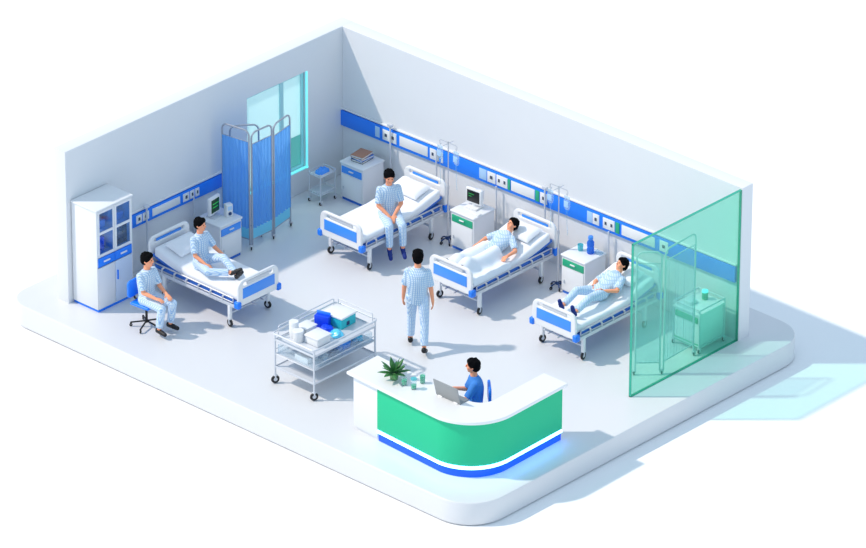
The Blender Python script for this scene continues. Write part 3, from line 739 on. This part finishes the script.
for k in range(6): leaf(t_, k*2*PI/6+.4+rr.uniform(-.2, .2), .85+rr.uniform(-.1, .1), .27, .042, .35)
for k in range(3): leaf(t_, k*2*PI/3+.9, 1.3, .26, .038, .12)
b = MB(); b._add(t_); fo = b.build('foliage', m_leaf, pp); shade(fo.data, 60)
md = fo.modifiers.new('s', 'SOLIDIFY'); md.thickness = .004; bpy.context.view_layer.update(); bake(fo)
b = MB(); b.lathe([(.064, .105), (.064, .112)]); b.build('soil', m_bkdark, pp)
# three glasses with green drink
def glass(loc, label, h, fill, top):
    t = thing('drinking_glass', label, 'glass', loc, 0, 'glasses on the counter')
    b = MB(); b.lathe([(.040, 0), (.042, .004), (.046, h), (.042, h), (.038, .012)]); b.build('glass_body', m_clear2, t)
    b = MB(); b.lathe([(.036, .014), (.0415, fill)]); b.build('green_drink', mat('green_drink', (.01, .45, .22), .3), t)
    if top: b = MB(); b.lathe([(.05, h), (.052, h+.005), (.048, h+.018)]); b.build('lid', m_aqua, t)
glass((7.03, -6.04, 1.005), 'glass of green drink nearest the plant', .15, .10, False)
glass((7.22, -6.03, 1.005), 'middle glass of green drink with pale lid, nearest the counter front', .17, .075, True)
glass((7.19, -5.80, 1.005), 'glass of green drink farthest from the plant', .16, .13, False)

# ------------------------------------------------------------------ blue swivel chairs (origin floor; sitter faces +y)
def swivel(loc, rz, label):
    t = thing('swivel_chair', label, 'chair', loc, rz, 'blue swivel chairs')
    b = MB(); b.box(-.20, .20, -.18, .20, .415, .465, .045, 4); b.build('seat', m_bblue, t)
    o = plate('backrest', rrect(-.19, .19, .50, .80, .07), [], .045, .02, T(0, -.225, 0) @ MX, m_bblue, t)
    b = MB(); b.tube([(0, -.15, .43), (0, -.24, .44), (0, -.26, .55)], .018); b.build('back_bracket', m_black, t)
    b = MB(); b.cone((0, 0, .08), .022, (0, 0, .42), .018); b.cone((0, 0, .385), .06, (0, 0, .42), .08); b.build('column', m_black, t)
    for k in range(5):
        a = k*2*PI/5+.3; x, y = math.cos(a)*.25, math.sin(a)*.25
        b = MB(); b.tube([(0, 0, .11), (x, y, .075)], .014, 8); lg = b.build('leg', m_black, t)
        b = MB(); b.torus((x, y, .028), (-math.sin(a), math.cos(a), 0), .017, .011, 12, 6); b.box(x-.012, x+.012, y-.012, y+.012, .04, .08, .004); b.build('caster', m_black, lg)
    return t

# ------------------------------------------------------------------ people
def remesh(o, vox, smooth=4):
    md = o.modifiers.new('r', 'REMESH'); md.mode = 'VOXEL'; md.voxel_size = vox; md.use_smooth_shade = True
    sm = o.modifiers.new('s', 'SMOOTH'); sm.factor = .5; sm.iterations = smooth
    bpy.context.view_layer.update(); me = bake(o)
    for p in me.polygons: p.use_smooth = True
def nrm(v): return V(v).normalized()
def hand(b, w_, hd, pn, side, curl=.35, k=1.0):
    """w_ wrist, hd hand direction, pn palm normal, side = direction towards the thumb"""
    hd, pn = nrm(hd), nrm(pn); sd_ = nrm(side - side.dot(hd)*hd); pn = nrm(pn-pn.dot(hd)*hd-pn.dot(sd_)*sd_)
    R = M((( *sd_, 0), (*hd, 0), (*pn, 0), (0, 0, 0, 1))).transposed(); 
    R = M(((sd_.x, hd.x, pn.x, 0), (sd_.y, hd.y, pn.y, 0), (sd_.z, hd.z, pn.z, 0), (0, 0, 0, 1)))
    b.ell(w_+hd*.045*k, (.040*k, .052*k, .017*k), R, 12); b.cap(w_, .024*k, w_+hd*.03*k, .024*k, 8)
    for i, (off, ln) in enumerate(((.030, .068), (.010, .076), (-.010, .070), (-.029, .056))):
        p0 = w_+hd*.085*k+sd_*off*k; c1, c2 = curl, curl*2.2
        p1 = p0+(hd*math.cos(c1)+pn*math.sin(c1)+sd_*off*2)*ln*.5*k; p2 = p1+(hd*math.cos(c2)+pn*math.sin(c2)+sd_*off)*ln*.5*k
        b.cap(w_+hd*.05*k+sd_*off*.8*k, .010, p0, .0095, 8); b.cap(p0, .0095, p1, .009, 8); b.cap(p1, .009, p2, .0075, 8)
    t0 = w_+hd*.02*k+sd_*.028*k; t1 = t0+(hd*.7+sd_*.75+pn*.2)*.036*k; t2 = t1+(hd*.95+sd_*.25+pn*.35)*.032*k
    b.cap(t0, .012, t1, .010, 8); b.cap(t1, .010, t2, .008, 8)
def person(label, loc, rz, pz, spine, face, arms, legs, top=None, bottom=None, shoe=None, k=1.0, turn=0.0, headup=(0, 0, 1), name='person', barefoot=False, chest_y=0.0):
    """local frame: +y is forward, +x the right hand side. pz pelvis height; spine, arms, legs are directions."""
    t = thing(name, label, 'person', loc, rz)
    top = top or m_gown; bottom = bottom or m_trouser; shoe = shoe or m_shoe
    up = nrm(spine); Rt = nrm((math.cos(turn), math.sin(turn), 0)); Rt = nrm(Rt-Rt.dot(up)*up); fw = nrm(up.cross(Rt))
    P = V((0, 0, pz)); hr = V((1, 0, 0))
    # gentle curve of the back
    def sp(f): return P+up*(.50*f*k)+fw*(-.030*math.sin(PI*f)*k)
    Nk = sp(1.0); hu = nrm(headup); hf = nrm(face); hf = nrm(hf-hf.dot(hu)*hu); hrr = nrm(hf.cross(hu))
    Hc = Nk+up*.065*k+hu*.125*k+hf*.015*k
    Sh = {s: sp(.875)+Rt*s*.152*k for s in (-1, 1)}; Hp = {s: P+hr*s*.088*k for s in (-1, 1)}
    b = MB()
    HR = M(((hrr.x, hf.x, hu.x, 0), (hrr.y, hf.y, hu.y, 0), (hrr.z, hf.z, hu.z, 0), (0, 0, 0, 1)))
    def hp(x, y, z): return Hc+(hrr*x+hf*y+hu*z)*k
    b.ell(hp(0, -.008, .015), (.078*k, .098*k, .105*k), HR); b.ell(hp(0, .018, -.045), (.062*k, .074*k, .078*k), HR)
    b.ell(hp(0, .055, -.095), (.030*k, .028*k, .022*k), HR, 10)
    b.cap(hp(0, .088, .012), .009*k, hp(0, .106, -.022), .014*k, 8)                # nose
    for s in (-1, 1): b.ell(hp(s*.079, -.005, -.012), (.012*k, .020*k, .032*k), HR, 10); b.ell(hp(s*.045, .060, -.03), (.022*k, .022*k, .022*k), HR, 8)
    b.cap(Nk-up*.03*k, .058*k, Hc-hu*.06*k-hf*.012*k, .052*k)
    # torso core
    b.cap(sp(.05), .10*k, sp(.5), .095*k); b.ell(sp(.72), .115*k); b.cap(Sh[-1], .042*k, Sh[1], .042*k)
    shirt = MB(); rings = []
    for f, a, c in ((-.22, .178, .13), (-.05, .172, .125), (.15, .160, .118), (.40, .162, .118), (.62, .180, .126), (.80, .188, .122), (.88, .176, .110), (.95, .140, .092), (1.00, .100, .080), (1.04, .076, .070)):
        rings.append([sp(f)+Rt*a*k*math.cos(q)+fw*c*k*math.sin(q) for q in [2*PI*i/24 for i in range(24)]])
    shirt.loft(rings)
    for s in (-1, 1):
        ua, fa, hd, pn = [nrm(q) for q in arms[s][:4]]
        E = Sh[s]+ua*.275*k; Wr = E+fa*.235*k
        b.cap(Sh[s], .044*k, E, .038*k); b.cap(E, .039*k, Wr, .026*k)
        thumb = nrm(hd.cross(pn))*(1 if s < 0 else -1)
        thumb = nrm(thumb) if len(arms[s]) < 5 else nrm(arms[s][4]); hand(b, Wr, hd, pn, thumb, .3, k)
        se = Sh[s]+ua*.235*k
        shirt.ell(Sh[s], .063*k); shirt.cone(Sh[s]-ua*.0, .063*k, se, .066*k, 18)
    pants = MB(); PR = M(((1, 0, 0, 0), (0, 1, 0, 0), (0, 0, 1, 0), (0, 0, 0, 1)))
    pants.cap(Hp[-1]*1.0, .105*k, Hp[1], .105*k); pants.cap(sp(.05), .125*k, sp(.16), .115*k); b.cap(Hp[-1], .08*k, Hp[1], .08*k)
    feet = {}
    for s in (-1, 1):
        th, sh, ft = [nrm(q) for q in legs[s]]
        Kn = Hp[s]+th*.425*k; An = Kn+sh*.40*k
        b.cap(Hp[s], .078*k, Kn, .050*k); b.cap(Kn, .050*k, An, .034*k)
        pants.cone(Hp[s], .102*k, Kn, .070*k, 18); pants.ell(Kn, .071*k); pants.ell(Hp[s], .102*k); pants.cone(Kn, .070*k, Kn+sh*.355*k, .062*k, 18)
        heel = An-ft*.03*k+sh*.035*k; toe = An+ft*.15*k+sh*.045*k
        b.cap(heel, .030*k, toe, .024*k); b.cap(An, .032*k, heel, .030*k)
        feet[s] = (An, heel, toe, ft, sh)
    body = b.build('body', m_skin, t); remesh(body, .0065*k, 3)
    o = shirt.build('shirt', top, t); remesh(o, .010, 4)
    o = pants.build('trousers', bottom, t); remesh(o, .010, 4)
    for s in (-1, 1):
        An, heel, toe, ft, sh = feet[s]; bb = MB()
        bb.cap(heel-ft*.005, .042*k, toe, .036*k); bb.ell((heel+toe)/2+ft*.01, .043*k); bb.cap(heel-sh*.012, .043*k, heel+ft*.03-sh*.005, .044*k); o = bb.build('slipper' if shoe is m_sock else 'shoe', shoe, t); remesh(o, .009, 3)
    # hair: crown, back of the head, fringe, sides
    hb = MB(); hb.ell(hp(0, -.022, .034), (.095*k, .106*k, .088*k), HR, 20); hb.ell(hp(0, -.048, -.015), (.084*k, .078*k, .088*k), HR, 16)
    rh = random.Random(len(label))
    for i in range(26):
        a1, a2 = rh.uniform(0, 2*PI), rh.uniform(.05, 1.25); r_ = rh.uniform(.016, .022)
        q = (.082*math.cos(a1)*math.sin(a2), -.022+.092*math.sin(a1)*math.sin(a2), .037+.082*math.cos(a2))
        if q[1] > .045 and q[2] < .085: continue
        hb.ell(hp(*q), (r_*k, r_*k, r_*k), HR, 8)
    for i in range(7):
        a = (i-3)/3; hb.ell(hp(a*.062, .066-.03*a*a, .078-.012*abs(a)), (.026*k, .030*k, .026*k), HR, 8); hb.ell(hp(a*.055, .045-.02*a*a, .098-.012*abs(a)), (.030*k, .034*k, .024*k), HR, 8)
    for s in (-1, 1): hb.ell(hp(s*.080, .005, .018), (.014*k, .036*k, .038*k), HR, 8)
    o = hb.build('hair', m_hair, t); remesh(o, .008, 3)
    e_ = MB()
    for s in (-1, 1): e_.ell(hp(s*.032, .0865, .010), (.011*k, .006*k, .007*k), HR, 8)
    e_.build('eyes', m_hair, t)
    e_ = MB(); e_.ell(hp(0, .0885, -.060), (.022*k, .006*k, .006*k), HR, 8); e_.build('lips', m_skin2, t)
    return t
dwn = (0, 0, -1)
# walking away from the camera
person('person in checked pyjamas walking away across the floor, seen from behind', (5.09, -3.65, 0), math.radians(38), .925, (0, .02, 1), (-.1, 1, 0),
       {1: ((.22, -.12, -1), (.12, .05, -1), (.05, .05, -1), (-1, 0, 0), (0, 1, 0)), -1: ((-.22, .05, -1), (-.10, .22, -1), (-.05, .25, -1), (1, 0, 0), (0, 1, 0))},
       {1: ((.08, -.30, -1), (.02, -.42, -1), (.1, 1, -.45)), -1: ((-.05, .32, -1), (-.04, .0, -1), (-.1, 1, 0))})
# sitting on the swivel chair at the left
person('person in checked pyjamas sitting on the blue chair beside the tall cabinet', (1.49, -6.05, 0), math.radians(-90), .53, (0, -.02, 1), (-.35, 1, -.05),
       {1: ((.12, .40, -1), (-.25, 1, -.22), (-.3, 1, -.1), (0, -.1, -1), (-1, 0, 0)), -1: ((-.12, .40, -1), (.25, 1, -.30), (.3, 1, -.15), (0, -.1, -1), (1, 0, 0))},
       {1: ((.06, 1, -.03), (.0, -.16, -1), (.1, 1, 0)), -1: ((-.14, 1, -.03), (-.02, -.18, -1), (-.1, 1, 0))}, k=.98)
sw = swivel((1.46, -6.06, 0), math.radians(-85), 'blue swivel chair on five black legs under the patient by the cabinet')
# sitting upright on the left bed, legs along it
person('person in checked pyjamas sitting up on the left bed with legs stretched out', (1.50, -4.84, 0), math.radians(-92), .735, (0, -.08, 1), (-.25, 1, -.30),
       {1: ((.25, .45, -1), (-.25, 1, -.55), (-.3, 1, -.4), (0, -.3, -1), (-1, 0, 0)), -1: ((-.35, .50, -1), (-.1, 1, -.45), (.1, 1, -.3), (0, -.3, -1), (1, 0, 0))},
       {1: ((.38, 1, .03), (-.75, .75, -.02), (-.3, .6, .4)), -1: ((-.12, 1, .38), (.10, 1, -.48), (0, .7, .8))}, k=.93)
# sitting on the edge of the back bed
person('person in checked pyjamas sitting on the edge of the back bed, hands together', (2.49, -1.53, 0), math.radians(-125), .72, (.02, .02, 1), (0, 1, -.45),
       {1: ((.16, .32, -1), (-.80, .80, -.70), (-.4, .6, -.7), (-.8, -.3, -.2), (0, .7, -.6)), -1: ((-.16, .32, -1), (.80, .80, -.70), (.4, .6, -.7), (.8, -.3, -.2), (0, .7, -.6))},
       {1: ((.00, 1, -.16), (0, .06, -1), (.05, 1, -.5)), -1: ((-.12, 1, -.16), (0, .06, -1), (-.05, 1, -.5))}, shoe=m_sock, headup=(0, .22, 1), k=.97)
# lying under the blanket
person('person in checked pyjamas lying propped up with legs under the blanket', (4.57, -1.40, 0), math.radians(180), .70, (-.02, -1, .38), (.20, .75, .6),
       {1: ((.50, .45, -.30), (-.15, 1, -.02), (-.1, 1, -.1), (0, 0, -1), (-1, 0, 0)), -1: ((-.60, .40, -.38), (-.12, 1, .0), (-.1, 1, -.1), (0, 0, -1), (1, 0, 0))},
       {1: ((.08, 1, -.03), (.02, 1, -.04), (.3, .4, .8)), -1: ((-.08, 1, -.03), (-.02, 1, -.04), (-.3, .4, .8))}, headup=(0, -.65, .85), k=.90)
# reclining on the third bed
person('person in checked pyjamas reclining on the bed beside the glass, hands on lap', (6.84, -1.33, 0), math.radians(180), .745, (-.02, -1, .38), (.35, .75, .45),
       {1: ((.35, .85, -.35), (-.55, .85, .12), (-.8, .6, .05), (0, -.2, -1), (-.2, .5, .8)), -1: ((-.35, .85, -.35), (.55, .85, .12), (.8, .6, .05), (0, -.2, -1), (.2, .5, .8))},
       {1: ((.18, 1, .30), (-.05, 1, -.38), (0, .3, 1)), -1: ((-.12, 1, .20), (-.08, 1, -.28), (0, .3, 1))}, shoe=m_sock, headup=(0, -.55, .85), k=.92)
# receptionist
person('receptionist in blue top seated behind the laptop at the curved desk', (7.66, -5.13, 0), math.radians(136), .53, (0, .03, 1), (.25, 1, -.25),
       {1: ((.15, .40, -1), (-.3, 1, .25), (-.2, 1, 0), (0, 0, -1), (-1, 0, 0)), -1: ((-.20, .60, -1), (-.35, 1, .42), (-.3, 1, 0), (0, 0, -1), (1, 0, 0))},
       {1: ((.12, .6, -.75), (0, -.35, -1), (0, 1, 0)), -1: ((-.12, .6, -.75), (0, -.35, -1), (0, 1, 0))}, top=m_scrub, bottom=m_navytr)
sc = dup(sw, (7.68, -5.12, 0), math.radians(136), 'blue swivel chair behind the receptionist at the curved desk')
for q in sc.children:
    if q.name.startswith('backrest'): q.location = (0, .02, .10)
